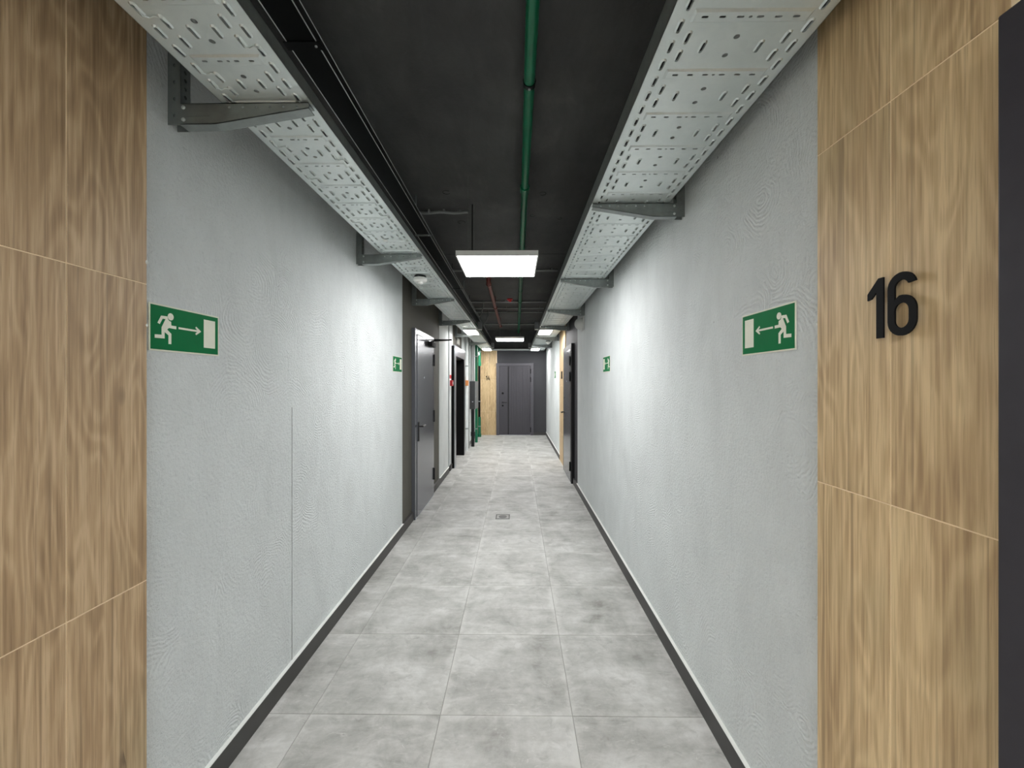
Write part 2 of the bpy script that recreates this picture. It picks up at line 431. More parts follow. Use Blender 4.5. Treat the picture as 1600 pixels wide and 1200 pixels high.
for a, b in ((.946, 1.175), (.717, .946)):
    for z0, z1 in ((0, .323), (.323, 1.247), (1.247, 2.171), (2.171, CEIL)):
        wood_tile(wr_wood, 'wood_right', a, b, z0, z1, 'x', .855, -1)
for a, b in ((7.235, 7.45), (7.45, 7.678), (7.678, 7.906), (7.906, 8.13)):
    for z0, z1 in ((0, .55), (.55, 1.466), (1.466, 2.38), (2.38, CEIL)):
        wood_tile(wr_far, 'wood_right', a, b, z0, z1, 'x', .855, -1)
for a, b in ((-.816, -.588), (-1.044, -.816), (-1.16, -1.044)):
    for z0, z1 in ((0, .69), (.69, 1.61), (1.61, 2.46)):
        wood_tile(we_wood, 'wood_right', a, b, z0, z1, 'y', Y1, -1)
# dabs of adhesive squeezed out along the tile edge
for p, z, r in ((wl_wood, 1.705, .006), (wl_wood, 1.655, .0045), (wl_wood, 1.60, .0035), (wl_wood, 1.90, .007)):
    mb = MB(); mb.lathe((-1.149, 1.257, z), [(r * .35, -r * 1.3), (r * .8, -r * .7), (r, 0), (r * .8, r * .7), (r * .35, r * 1.3)], 'z', 8)
    obj('adhesive_dab', mb, 'bead', p)
for z, r in ((1.695, .005), (1.62, .004), (1.57, .003)):
    mb = MB(); mb.lathe((.859, 1.177, z), [(r * .35, -r * 1.3), (r * .8, -r * .7), (r, 0), (r * .8, r * .7), (r * .35, r * 1.3)], 'z', 8)
    obj('adhesive_dab', mb, 'bead', wr_wood)

# baseboards: dark face, pale sealant bead on top along the plaster
def baseboard(name, x_face, x_wall, runs, beads, label):
    sgn = 1 if x_wall > x_face else -1
    mb = MB()
    for a, b in runs: mb.box(x_face, x_wall + sgn * .004, a, b, 0, .092, bev=.0015)
    o = struct(name, mb, 'baseboard', label)
    for a, b in beads:
        bm_ = MB(); bm_.box(x_face + sgn * .0015, x_wall + sgn * .001, a, b, .092, .0945); obj('sealant_bead', bm_, 'bead', o)
baseboard('baseboard_left', -1.141, XL, [(1.26, 4.545), (5.575, 6.955), (7.06, 7.28)], [(1.26, 4.150), (6.139, 6.955)], 'charcoal baseboard along the left plaster wall')
baseboard('baseboard_left', -1.141, XL, [(8.83, Y1)], [(8.83, Y1)], 'charcoal baseboard on the left beyond the lift')
baseboard('baseboard_right', .852, XR, [(1.178, 6.19)], [(1.178, 5.845)], 'charcoal baseboard along the right plaster wall')
baseboard('baseboard_right', .852, XR, [(8.132, Y1)], [(8.132, Y1)], 'charcoal baseboard at the far end on the right')
o = struct('baseboard_end', B(.50, XR - .02, Y1 - .016, Y1 + .001, 0, .08, bev=.0015), 'baseboard', 'charcoal baseboard on the end wall')

# ------------------------------------------------------------------ cable trays
def slot(cx, cy_, ln, w, along='y', n=4):
    r = w / 2; h = ln / 2 - r; P = []
    for k in range(n + 1):
        a = math.pi * k / n; P.append((r * math.cos(a), h + r * math.sin(a)))
    for k in range(n + 1):
        a = math.pi + math.pi * k / n; P.append((r * math.cos(a), -h + r * math.sin(a)))
    if along == 'x': P = [(p[1], -p[0]) for p in P]
    return [(cx + p[0], cy_ + p[1]) for p in P]
def cable_tray(x_in, x_out, rib0, per, ya, yb, cols, holes_u, rib_u, rib_slots, side_h, label, clips):
    sgn = 1 if x_out > x_in else -1; Wd = abs(x_out - x_in); T = .0016; Z = 2.46
    X = lambda u: x_in + sgn * u
    root = thing('cable_tray', label, 'cable tray', (x_in, ya, Z), 'galvanised cable trays along the ceiling')
    pl = MB()
    nper0 = math.ceil((ya - rib0 + .021) / per); nper1 = math.floor((yb - rib0) / per)
    ystart = rib0 + nper0 * per - .021; yend = rib0 + nper1 * per - .021
    dep = .0042
    for k in range(nper0, nper1):
        yb0 = rib0 + k * per
        far = yb0 > 7
        n = 2 if far else 4
        f0 = lambda u, v, w: (X(u), yb0 + v, Z + w)
        loops = [[(0, -.021), (Wd, -.021), (Wd, per - .021), (0, per - .021)]]
        r0, r1 = rib_u; hw = .0195
        loops.append([(r0, -hw), (r1, -hw), (r1, hw), (r0, hw)])
        sl = []
        for us, offs in cols:
            for u in us:
                for of in offs: sl.append((u, of))
        for u, of in sl: loops.append(slot(u, of, .036, .0078, 'y', n))
        for of in (.065, .128):
            loops.append([(holes_u + .008 * math.cos(a * math.pi / 5), of + .008 * math.sin(a * math.pi / 5)) for a in range(10)])
        pl.plate(loops, T, f0, outer_wall=False)
        # raised rims round the slots
        for u, of in sl:
            A = slot(u, of, .036 + .009, .0078 + .009, 'y', n); Bq = slot(u, of, .036 + .001, .0078 + .001, 'y', n); m = len(A)
            D = slot(u, of, .036, .0078, 'y', n)
            pl.add([f0(a[0], a[1], 0) for a in A] + [f0(b[0], b[1], -.0042) for b in Bq] + [f0(b[0], b[1], 0) for b in D],
                   [(i, (i + 1) % m, m + (i + 1) % m, m + i) for i in range(m)] + [(m + i, m + (i + 1) % m, 2 * m + (i + 1) % m, 2 * m + i) for i in range(m)])
        # pressed rib with its small slots
        q = .006
        ri = [(r0 + q, -hw + q), (r1 - q, -hw + q), (r1 - q, hw - q), (r0 + q, hw - q)]
        pl.add([f0(a, b, 0) for a, b in loops[1]] + [f0(a, b, -dep) for a, b in ri], [(i, (i + 1) % 4, 4 + (i + 1) % 4, 4 + i) for i in range(4)])
        rl = [ri]
        for u, ln in rib_slots: rl.append(slot(u, 0, ln, .0068, 'x', n))
        pl.plate(rl, T, lambda u, v, w: f0(u, v, w - dep), outer_wall=False)
    pl.box(X(0), X(Wd), ya, ystart, Z, Z + T) if ystart > ya + .001 else None
    pl.box(X(0), X(Wd), yend, yb, Z, Z + T)
    plo = obj('bottom_plate', pl, 'galv', root)
    for u in (0, Wd):
        mb = MB(); s2 = sgn if u == 0 else -sgn
        mb.box(X(u), X(u) + s2 * T, ya, yb, Z, Z + side_h)
        mb.box(X(u), X(u) + s2 * .011, ya, yb, Z + side_h - T, Z + side_h)
        mb.box(X(u) + s2 * .0095, X(u) + s2 * .011, ya, yb, Z + side_h - .008, Z + side_h)
        sr = obj('side_rail', mb, 'galv_dark', root)
    # bent wire clips hooked between neighbouring slots
    for (u0, o0, u1, o1, k) in clips:
        y0 = rib0 + k * per
        p = [(X(u0), y0 + o0 - .012, Z + .004), (X(u0), y0 + o0 + .014, Z - .003), (X(u0 + (u1 - u0) * .3), y0 + o0 + .021, Z - .0034),
             (X(u0 + (u1 - u0) * .7), y0 + o1 - .019, Z - .0034), (X(u1), y0 + o1 - .014, Z - .003), (X(u1), y0 + o1 + .012, Z + .004)]
        obj('wire_clip', MB().tube(p, .0022, 6), 'galv', root)
    return root
YA, YB = -1.4, 11.80
trayR = cable_tray(.392, .792, 1.046, .1963, YA, YB,
    [((.035, .368), (.0305, .0955, .1605)), ((.0695, .3345), (.0655, .1275)), ((.124, .279), (.0965,))], .202, (.055, .355),
    [(.087, .018), (.132, .018), (.177, .018), (.202, .009), (.227, .018), (.273, .018), (.318, .018)], .070,
    'wide galvanised perforated cable tray along the right wall', [])
OUT = (.265, .0305, .225, .0655); INN = (.07, .1275, .035, .1605)
clips = [OUT + (0,), OUT + (1,), (.265, .0955, .225, .1275, 1), OUT + (3,), (.265, .0955, .225, .1275, 4), INN + (0,), INN + (3,), OUT + (7,), OUT + (8,), INN + (6,), INN + (8,), INN + (-1,)]
trayL = cable_tray(-.682, -.982, .983, .1912, YA, YB,
    [((.035, .265), (.0305, .0955, .1575)), ((.07, .225), (.0655, .1275)), ((.113, .177), (.0965,))], .15, (.048, .252),
    [(.083, .016), (.126, .016), (.151, .009), (.175, .016), (.219, .016)], .045,
    'narrow galvanised perforated cable tray along the left wall', clips)
tag(obj('sticker', B(-.868, -.842, 2.645, 2.685, 2.4537, 2.4545), 'paper'), 'small white paper sticker under the left cable tray', 'sticker')

# cross tray closing the two runs at the far end
o = obj('cable_tray', B(-.99, .80, 11.80, 11.94, 2.462, 2.50, bev=.003), 'galv')
tag(o, 'short galvanised cross tray spanning the corridor above the end door', 'cable tray', 'galvanised cable trays along the ceiling')

# ------------------------------------------------------------------ tray brackets
def bracket(xw, xtip, yw, label):
    """slotted strut on the wall and a tapered C-arm under the tray; web faces the camera"""
    s = 1 if xtip > xw else -1; xs = xw + s * .043; Zt = 2.4545
    root = thing('tray_bracket', label, 'bracket', (xw, yw, 2.385), 'steel arms carrying the cable trays')
    st = MB(); zb, zt = 2.385, 2.80; T = .0025
    hs = [[(.021 + .006 * math.cos(a * math.pi / 4), zb + .02 + k * .028 + .007 * math.sin(a * math.pi / 4)) for a in range(8)] for k in range(14)]
    st.plate([[(0, zb), (.041, zb), (.041, zt), (0, zt)]] + hs, T, lambda u, v, w: (xs - s * w, yw + .0 + u, v))
    hs2 = [[(.022 + .004 * math.cos(a * math.pi / 4), zb + .03 + k * .056 + .006 * math.sin(a * math.pi / 4)) for a in range(8)] for k in range(7)]
    for yy in (yw, yw + .041 - T):
        st.plate([[(0, zb), (.043, zb), (.043, zt), (0, zt)]] + hs2, T, lambda u, v, w: (xw + s * u, yy + w, v))
    obj('wall_strut', st, 'galv_dark', root)
    L = abs(xtip - xs); kx = .115
    prof = [(0, 2.385), (kx, 2.385), (L, 2.436), (L, Zt), (0, Zt)]
    arm = MB()
    hl = [[(kx + .05 + j * .045 + .005 * math.cos(a * math.pi / 4), Zt - .014 + .004 * math.sin(a * math.pi / 4)) for a in range(8)] for j in range(6)]
    arm.plate([prof] + hl, T, lambda u, v, w: (xs + s * u, yw - .002 + w, v))
    # pressed stiffening groove near the root
    arm.box(xs + s * .02, xs + s * .10, yw - .004, yw - .001, 2.41, 2.413)
    f = .038
    for (u0, z0, u1, z1) in ((0, 2.385, kx, 2.385), (kx, 2.385, L, 2.436), (0, Zt - T, L, Zt - T)):
        q = [(xs + s * u0, yw - .002, z0), (xs + s * u1, yw - .002, z1), (xs + s * u1, yw + f, z1), (xs + s * u0, yw + f, z0)]
        arm.add(q + [(a, b, c + T) for a, b, c in q], [(0, 1, 2, 3), (4, 5, 6, 7), (0, 1, 5, 4), (1, 2, 6, 5), (2, 3, 7, 6), (3, 0, 4, 7)])
    ao = obj('arm', arm, 'galv_dark', root)
    for zz in (2.40, 2.44):
        b = MB(); b.lathe((xs + s * .012, yw - .002, zz), [(.0065, 0), (.0065, -.003), (.004, -.005)], 'y', 8); obj('bolt', b, 'galv', root)
    return root
ordL = ['nearest the viewpoint', 'before the smoke detector', 'over the grey steel door', 'beside the grey steel door', 'above the lift', 'beyond the lift']
ordR = ['nearest the viewpoint', 'second from the viewpoint', 'over the dome sounder', 'above the far right door', 'past the far right door', 'near the end door']
b0 = bracket(XL, -.688, 1.348 + .002, 'tapered steel bracket under the left cable tray, ' + ordL[0])
for y, t_ in zip((2.949, 4.516, 6.117, 7.70, 9.39), ordL[1:]): dup(b0, (XL, y + .002, 2.385), 'tapered steel bracket under the left cable tray, ' + t_)
b0 = bracket(XR, .396, 2.125 + .002, 'tapered steel bracket under the right cable tray, ' + ordR[0])
for y, t_ in zip((3.671, 5.222, 6.717, 8.359, 10.044), ordR[1:]): dup(b0, (XR, y + .002, 2.385), 'tapered steel bracket under the right cable tray, ' + t_)

# ------------------------------------------------------------------ black cable duct above the left tray
root = thing('cable_duct', 'black lacquered cable duct hung from the ceiling above the left tray', 'cable duct', (-.755, -.6, 2.727))
d = MB(); xa, xb, za, zc = -.809, -.704, 2.727, 2.767; T = .002
for a, b in ((-.6, 4.0), (4.003, 8.0), (8.003, 11.7)):
    d.box(xa, xb, a, b, za, za + T); d.box(xa, xa + T, a, b, za, zc); d.box(xb - T, xb, a, b, za, zc)
obj('channel', d, 'duct', root)
d = MB()
for x, z in ((xb, za), (xb, zc), (xa, za)): d.tube([(x, -.6, z), (x, 11.7, z)], .0022, 5)
obj('folded_edge_highlight', d, 'edge', root)  # thin pale tubes draw the highlight lines on the duct's folded edges
for y in (1.43, 3.30, 5.2, 7.1, 9.0, 10.8):
    h = MB(); h.box(xa - .012, xb + .012, y, y + .036, za - .004, za - .001); 
    h.box(xa - .011, xa - .004, y + .012, y + .024, za - .001, CEIL)
    ho = obj('hanger', h, 'black' if y != 3.30 else 'galv_dark', root)
    for x in (xb + .004, ):
        s_ = MB(); s_.lathe((x - .012, y + .018, za - .004), [(.005, 0), (.005, -.003), (.003, -.004)], 'z', 8); obj('screw', s_, 'galv', ho)

# ------------------------------------------------------------------ ceiling panel lamps
def panel_lamp(y, label):
    x0, x1 = -.438, .157; z = 2.44; y1 = y + .597
    r = thing('ceiling_panel_light', label, 'ceiling light', ((x0 + x1) / 2, y, z), 'square suspended panel lamps')
    fr = MB(); w = .010
    fr.box(x0, x1, y, y + w, z, z + .036, bev=.0015); fr.box(x0, x1, y1 - w, y1, z, z + .036, bev=.0015)
    fr.box(x0, x0 + w, y + w, y1 - w, z, z + .036); fr.box(x1 - w, x1, y + w, y1 - w, z, z + .036); fr.box(x0, x1, y, y1, z + .034, z + .038)
    obj('frame', fr, 'lamp_frame', r)
    obj('diffuser', B(x0 + w, x1 - w, y + w, y1 - w, z + .001, z + .004), 'lamp', r)
    m = MB(); m.box(-.28, -.10, y + .28, y + .31, z + .038, z + .062); obj('driver_box', m, 'grey_plastic', r)
    for x in (x0 + .08, x1 - .08):
        for yy in (y + .08, y1 - .08): obj('suspension_wire', MB().tube([(x, yy, z + .036), (x, yy, CEIL + .001)], .0008, 5), 'galv_dark', r)
    obj('power_cable', MB().tube([(-.378, y1 - .04, z + .038), (-.379, y1 - .04, 2.7), (-.378, y1 - .04, CEIL + .001)], .0045, 8), 'black', r)
    return r
panel_lamp(2.941, 'square white panel lamp glowing under the black ceiling, nearest in view')
panel_lamp(8.466, 'square white panel lamp glowing before the end door')
panel_lamp(-1.75, 'added fill panel lamp, unseen behind the viewpoint, nearer one')  # added out of view to brighten the foreground
panel_lamp(-4.0, 'added fill panel lamp, unseen behind the viewpoint, farther one')  # second added panel, also unseen, lifts the near walls

def tray_lamp(x0, x1, y, label):
    r = thing('tray_light', label, 'ceiling light', ((x0 + x1) / 2, y, 2.455), 'small bright lamps fixed under the cable trays'); z = 2.4542
    h = MB(); h.box(x0, x1, y, y + .62, z - .03, z, bev=.003); obj('housing', h, 'lamp_frame', r)
    obj('diffuser', B(x0 + .008, x1 - .008, y + .008, y + .612, z - .034, z - .0295), 'tray_lamp', r)
for x0, x1, sd in ((-.915, -.69, 'left'), (.395, .62, 'right')):
    tray_lamp(x0, x1, 7.0, 'bright rectangular lamp under the %s cable tray, the nearer one' % sd)
    tray_lamp(x0, x1, -1.05, 'added fill lamp under the %s cable tray, unseen behind the viewpoint' % sd)  # added pair out of view, brightens the near walls and oak tiles
    tray_lamp(x0, x1, 10.75, 'bright rectangular lamp under the %s cable tray close to the end wall' % sd)
for x, y, l_ in ((-.643, 7.2, 'small pale junction box on the left tray beside the nearer lamp'), (.356, 7.2, 'small pale junction box on the right tray beside the nearer lamp'),
                 (-.643, 11.0, 'small pale junction box on the left tray beside the far lamp'), (.356, 11.0, 'small pale junction box on the right tray beside the far lamp')):
    r = thing('junction_box', l_, 'junction box', (x, y, 2.47), 'junction boxes on the trays')
    obj('body', B(x - .036, x + .036, y, y + .08, 2.47, 2.60, bev=.005), 'panel_side', r)
    obj('cover', B(x - .032, x + .032, y + .005, y + .075, 2.464, 2.47, bev=.002), 'white_plastic', r)

# smoke detectors under the trays
for x, y, l_ in ((-.838, 3.56, 'white round smoke detector under the left cable tray'), (.705, 9.12, 'white round smoke detector under the far right cable tray')):
    r = thing('smoke_detector', l_, 'smoke detector', (x, y, 2.456), 'smoke detectors under the trays')
    obj('mounting_base', MB().lathe((x, y, 2.4562), [(.05, 0), (.052, -.012), (.048, -.016)], 'z', 28), 'black', r)
    obj('housing', MB().lathe((x, y, 2.441), [(.052, 0), (.058, -.006), (.058, -.026), (.050, -.034), (.030, -.037)], 'z', 28), 'white_plastic', r)
    obj('sensor_cap', MB().lathe((x, y, 2.404), [(.026, 0), (.024, -.012), (.012, -.018), (.004, -.019)], 'z', 20), 'white_plastic', r)

# ------------------------------------------------------------------ exit signs
def exit_sign(xw, s, yn, label):
    """s: +1 sign on the left wall (faces +X), -1 on the right wall; u runs from the near edge into the corridor"""
    z0 = 1.63; r = thing('exit_sign', label, 'exit sign', (xw, yn, z0), 'green escape route signs')
    fn = lambda u, v, w: (xw + s * w, yn + u, z0 + v)
    rect = lambda a, b, c, d_: [(a, c), (b, c), (b, d_), (a, d_)]
    obj('border', MB().plate([rect(0, .302, 0, .152)], .002, fn), 'sign_white', r)
    obj('plate', MB().plate([rect(.005, .297, .005, .147)], .0026, fn), 'sign_green', r)
    lay = lambda pts: MB().plate([pts], .0008, lambda u, v, w: fn(u + .013, v, .0026 + w))
    fig = MB()
    up = lambda pts: fig.plate([pts], .0008, lambda u, v, w: fn(u + .013, v, .0026 + w))
    fig.plate([[(.067 + .0115 * math.cos(a * math.pi / 10), .1172 + .0118 * math.sin(a * math.pi / 10)) for a in range(20)]], .0008, lambda u, v, w: fn(u + .013, v, .0026 + w))
    up([(.054, .1165), (.030, .1155), (.0165, .0905), (.0250, .0875), (.0355, .1060), (.047, .1065), (.032, .0780), (.0320, .0535), (.0065, .0520), (.0065, .0410), (.0430, .0425),
        (.0430, .0640), (.0585, .0545), (.0585, .0260), (.0690, .0260), (.0690, .0605), (.0525, .0730), (.0600, .0790), (.0890, .0785), (.0890, .0885), (.0690, .0885), (.0680, .1010), (.060, .1030), (.0555, .1085)])
    obj('running_figure', fig, 'sign_white', r)
    obj('arrow', lay([(.099, .0805), (.181, .0805), (.172, .0735), (.176, .0690), (.199, .0840), (.176, .0990), (.172, .0945), (.181, .0872), (.099, .0872)]), 'sign_white', r)
    obj('doorway_symbol', lay(rect(.212, .268, .027, .131)), 'sign_white', r)
exit_sign(XL + .001, 1, 1.277, 'green exit sign on the left plaster wall beside the oak tiles')
exit_sign(XL + .001, 1, 3.822, 'small-looking green exit sign on the left wall before the grey steel door')
exit_sign(XR - .001, -1, 1.281, 'green exit sign on the right plaster wall near number 16')
exit_sign(XR - .001, -1, 3.807, 'green exit sign half way along the right plaster wall')
exit_sign(XR - .001, -1, 9.05, 'distant green exit sign on the right wall beyond the far door')

# ------------------------------------------------------------------ door numerals
def numeral(kind, fn, label, grp):
    """fn(u,v,w): u to the right as read, v up (0..0.139), w out of the wall"""
    mb = MB(); T = .004; st = .011
    place = lambda u, v, w: fn(u, v, st + w)
    if kind == '1':
        mb.plate([[(.024, 0), (.042, 0), (.042, .139), (.029, .139), (.0, .107), (.0, .092), (.010, .094), (.024, .108)]], T, place)
    elif kind == '6':
        def arc(cx, cy_, rx, ry, a0, a1, n): return [(cx + rx * math.cos(math.radians(a0 + (a1 - a0) * k / n)), cy_ + ry * math.sin(math.radians(a0 + (a1 - a0) * k / n))) for k in range(n + 1)]
        R, r_ = .0335, .0165
        outer = arc(.0335, .0335, R, R, 180, 360, 14) + arc(.0335, .0555, R, R, 0, 100, 8) + [(.021, .0835), (.017, .079)] + [(.017, .1055)] + arc(.0335, .1055, r_, r_, 180, 22, 9)[1:] + \
                arc(.0335, .1055, R, R, 14, 180, 14)
        inner = arc(.0335, .0335, r_, r_, 180, 360, 10) + arc(.0335, .0555, r_, r_, 0, 180, 10)
        mb.plate([outer, inner], T, place)
    else:  # '4'
        mb.plate([[(.043, 0), (.058, 0), (.058, .030), (.070, .030), (.070, .044), (.058, .044), (.058, .085), (.043, .085), (.043, .044), (.020, .044), (.046, .139), (.030, .139), (.0, .045), (.0, .030), (.043, .030)]], T, place)
    o = thing('door_numeral', label, 'door number', fn(.03, 0, 0), grp)
    obj('numeral_face', mb, 'matte_black', o)
    for u, v in {'1': ((.0272, .02), (.0272, .10)), '6': ((.0335, .008), (.0335, .131)), '4': ((.05, .015), (.0355, .12))}[kind]:
        obj('standoff', MB().tube([fn(u, v, -.0005), fn(u, v, st)], .002, 6), 'matte_black', o)
numeral('1', lambda u, v, w: (.855 - w, .990 - u, 1.630 + v), 'black numeral 1 standing off the honey oak tiles, left of the 6', 'black numerals of apartment 16')
numeral('6', lambda u, v, w: (.855 - w, .937 - u, 1.630 + v), 'black numeral 6 standing off the honey oak tiles, right of the 1', 'black numerals of apartment 16')
numeral('1', lambda u, v, w: (-.895 + u, Y1 - w, 1.595 + v), 'small distant black numeral one, farther from the end door', 'black numerals of apartment 14')
numeral('4', lambda u, v, w: (-.838 + u, Y1 - w, 1.595 + v), 'small distant black numeral four, closer to the end door frame', 'black numerals of apartment 14')
tag(obj('number_plate', B(.846, .8551, 7.62, 7.80, 1.60, 1.74, bev=.002), 'matte_black'), 'thin dark number plate seen edge-on on oak tiles beyond far right door', 'number plate')

# ------------------------------------------------------------------ doors
def lever(root, p, out, along, plate=True, mat='black'):
    """handle on a leaf: p on the face, out = unit normal, along = unit lever direction"""
    p, out, along = Vector(p), Vector(out), Vector(along); up = Vector((0, 0, 1))
    m = MB()
    if plate:
        q = lambda a, b, c: p + along * a + up * b + out * c
        vs = [q(a, b, c) for a in (-.019, .019) for b in (-.17, .05) for c in (0, .008)]
        m.add(vs, [(0, 1, 3, 2), (4, 6, 7, 5), (0, 4, 5, 1), (2, 3, 7, 6), (0, 2, 6, 4), (1, 5, 7, 3)])
    else: m.tube([p, p + out * .009], .026, 16)
    m.tube([p, p + out * .05], .010, 10); m.tube([p + out * .05 - along * .008, p + out * .052 + along * .05, p + out * .05 + along * .125], .0095, 10)
    return obj('handle', m, mat, root)

# left grey steel fire door
dl = sroot('door_1', 'grey enamelled steel door with black handle on the left', (XL, 4.545, 0))
xf = -1.125; ya, yb, zt = 4.535, 5.575, 2.137; fw = .075
f = MB(); f.box(xf, XD - .06, ya, ya + fw, 0, zt, bev=.002); f.box(xf, XD - .06, yb - .05, yb, 0, zt, bev=.002); f.box(xf, XD - .06, ya + fw, yb - .05, zt - .06, zt, bev=.002)
obj('frame', f, 'door_grey', dl)
leaf = obj('leaf', B(xf + .006, xf - .05, ya + fw + .006, yb - .056, .012, zt - .066, bev=.002), 'door_grey', dl)
xl = xf + .006
lever(leaf, (xl, ya + fw + .06, 1.03), (1, 0, 0), (0, 1, 0))
for z in (.30, 1.08, 1.83): obj('hinge', MB().tube([(xl + .008, yb - .052, z - .08), (xl + .008, yb - .052, z + .08)], .011, 10), 'black', leaf)
obj('peephole', MB().lathe((xl, 4.95, 1.59), [(.012, 0), (.012, .004), (.006, .006)], 'x', 14), 'steel', leaf)
obj('threshold', B(xf + .004, xf - .06, ya + .01, yb - .01, 0, .012), 'steel', dl)
cl = MB(); cl.box(xl, xl + .055, 5.16, 5.42, 1.99, 2.05, bev=.006); cl.tube([(xl + .03, 5.30, 2.05), (xl + .03, 5.30, 2.07)], .018, 12)
obj('door_closer', cl, 'matte_black', leaf)
arm = MB(); arm.tube([(xl + .03, 5.30, 2.068), (-.895, 5.545, 2.105), (-.893, 5.56, 2.107)], .009, 8); arm.tube([(-.893, 5.565, 2.107), (xf + .002, 5.56, 2.112)], .0085, 8)
arm.lathe((-.893, 5.563, 2.098), [(.016, 0), (.016, .022)], 'z', 12)
obj('closer_arm', arm, 'matte_black', leaf)

# far right dark door
dr = sroot('door_2', 'dark grey apartment door on the right, seen at a grazing angle', (XR, 6.2, 0))
xf = .826; ya, yb, zt = 6.197, 7.235, 2.125; fw = .075
f = MB(); f.box(xf, XR + .06, ya, ya + fw, 0, zt, bev=.002); f.box(xf, XR + .06, yb - fw, yb, 0, zt, bev=.002); f.box(xf, XR + .06, ya + fw, yb - fw, zt - fw, zt, bev=.002)
obj('frame', f, 'black', dr)
leaf = obj('leaf', B(xf - .004, xf + .06, ya + fw + .004, yb - fw - .004, .012, zt - fw - .004, bev=.002), 'door_grey', dr)
lever(leaf, (xf - .004, yb - fw - .06, 1.02), (-1, 0, 0), (0, -1, 0), plate=False)
obj('lock_rosette', MB().tube([(xf - .004, yb - fw - .06, .90), (xf - .012, yb - fw - .06, .90)], .024, 14), 'black', leaf)
obj('lock_rosette', MB().tube([(xf - .004, yb - fw - .06, 1.28), (xf - .012, yb - fw - .06, 1.28)], .024, 14), 'black', leaf)
for z in (.25, 1.62, 1.86): obj('hinge', MB().tube([(xf - .010, ya + fw - .01, z - .07), (xf - .010, ya + fw - .01, z + .07)], .011, 10), 'matte_black', leaf)
obj('peephole', MB().lathe((xf - .004, 6.7, 1.55), [(.011, 0), (.011, -.004), (.006, -.006)], 'x', 14), 'steel', leaf)
obj('threshold', B(xf + .004, XR + .05, ya + .01, yb - .01, 0, .012), 'steel', dr)

# end door
de = sroot('door_3', 'anthracite end door with reeded panel and black vertical strip', (-.046, Y1, 0))
yf = Y1 - .045; xa, xb, zt = -.588, .496, 2.095; fw = .088
f = MB(); f.box(xa, xa + fw, yf, Y1 + .08, 0, zt, bev=.003); f.box(xb - fw, xb, yf, Y1 + .08, 0, zt, bev=.003); f.box(xa + fw, xb - fw, yf, Y1 + .08, zt - .078, zt, bev=.003)
obj('frame', f, 'door_frame', de)
leaf = obj('leaf', B(xa + fw + .004, xb - fw - .004, yf + .012, yf + .08, .012, zt - .082, bev=.002), 'door_dark', de)
yl = yf + .012
obj('inlay_strip', B(-.252, -.222, yl - .004, yl, .02, zt - .09), 'black', leaf)
rd = MB()
for k in range(9): rd.box(-.19 + k * .064, -.19 + k * .064 + .050, yl - .006, yl, .02, zt - .10, bev=.0025)
obj('reeded_panel', rd, 'door_dark', leaf)
lever(leaf, (-.40, yl, .955), (0, -1, 0), (1, 0, 0), plate=False)
obj('lock_rosette', MB().tube([(-.40, yl, .86), (-.40, yl - .010, .86)], .027, 16), 'matte_black', leaf)
obj('lock_rosette', MB().tube([(-.40, yl, 1.22), (-.40, yl - .010, 1.22)], .030, 16), 'matte_black', leaf)
for z in (.16, 1.62, 1.86): obj('hinge', MB().tube([(xb - fw + .004, yf - .006, z - .07), (xb - fw + .004, yf - .006, z + .07)], .011, 10), 'matte_black', leaf)
obj('threshold', B(xa + .01, xb - .01, yf + .002, Y1 + .08, 0, .012), 'steel', de)

# near right apartment door, only the frame edge is in view
dn = sroot('door_4', 'anthracite door frame at the right edge beside number 16', (XR, .14, 0))
xf = .800; ya, yb, zt = -.40, .690, 2.135; fw = .085
f = MB(); f.box(xf, XR + .10, ya, ya + fw, 0, zt, bev=.003); f.box(xf, XR + .10, yb - fw, yb, 0, zt, bev=.003); f.box(xf, XR + .10, ya + fw, yb - fw, zt - fw, zt, bev=.003)
obj('frame', f, 'near_frame', dn)
leaf = obj('leaf', B(xf + .01, xf + .08, ya + fw + .004, yb - fw - .004, .012, zt - fw - .004, bev=.002), 'door_dark', dn)
lever(leaf, (xf + .01, yb - fw - .07, 1.0), (-1, 0, 0), (0, -1, 0), plate=False)

# lift portal
lf = sroot('door_5', 'brushed steel lift portal with black opening', (-1.13, 8.0, 0))
xf = -1.10
f = MB(); f.box(xf, -1.30, 7.29, 7.47, 0, 2.20, bev=.002); f.box(xf, -1.30, 8.66, 8.80, 0, 2.20, bev=.002); f.box(xf, -1.30, 7.47, 8.66, 2.012, 2.20, bev=.002)
obj('portal_frame', f, 'steel', lf)
obj('jamb', B(xf - .003, -1.46, 8.60, 8.662, 0, 2.012), 'matte_black', lf)
obj('jamb', B(xf - .01, -1.46, 7.30, 7.285, 0, 2.19), 'matte_black', lf)
obj('jamb', B(-1.31, -1.46, 7.46, 7.49, 0, 2.012), 'matte_black', lf)
obj('soffit', B(-1.31, -1.46, 7.47, 8.62, 2.0, 2.05), 'matte_black', lf)
for a, b in ((7.49, 8.04), (8.045, 8.60)): obj('lift_door_panel', B(-1.42, -1.455, a, b, .003, 2.0, bev=.002), 'black', lf)
r = thing('lift_display', 'small pale display plate on the wall above the lift', 'display', (XD, 8.1, 2.33))
obj('housing', B(XD - .001, XD + .02, 7.95, 8.27, 2.28, 2.40, bev=.003), 'grey_plastic', r)
obj('screen', B(XD + .02, XD + .0215, 7.975, 8.245, 2.30, 2.38), 'paper', r)

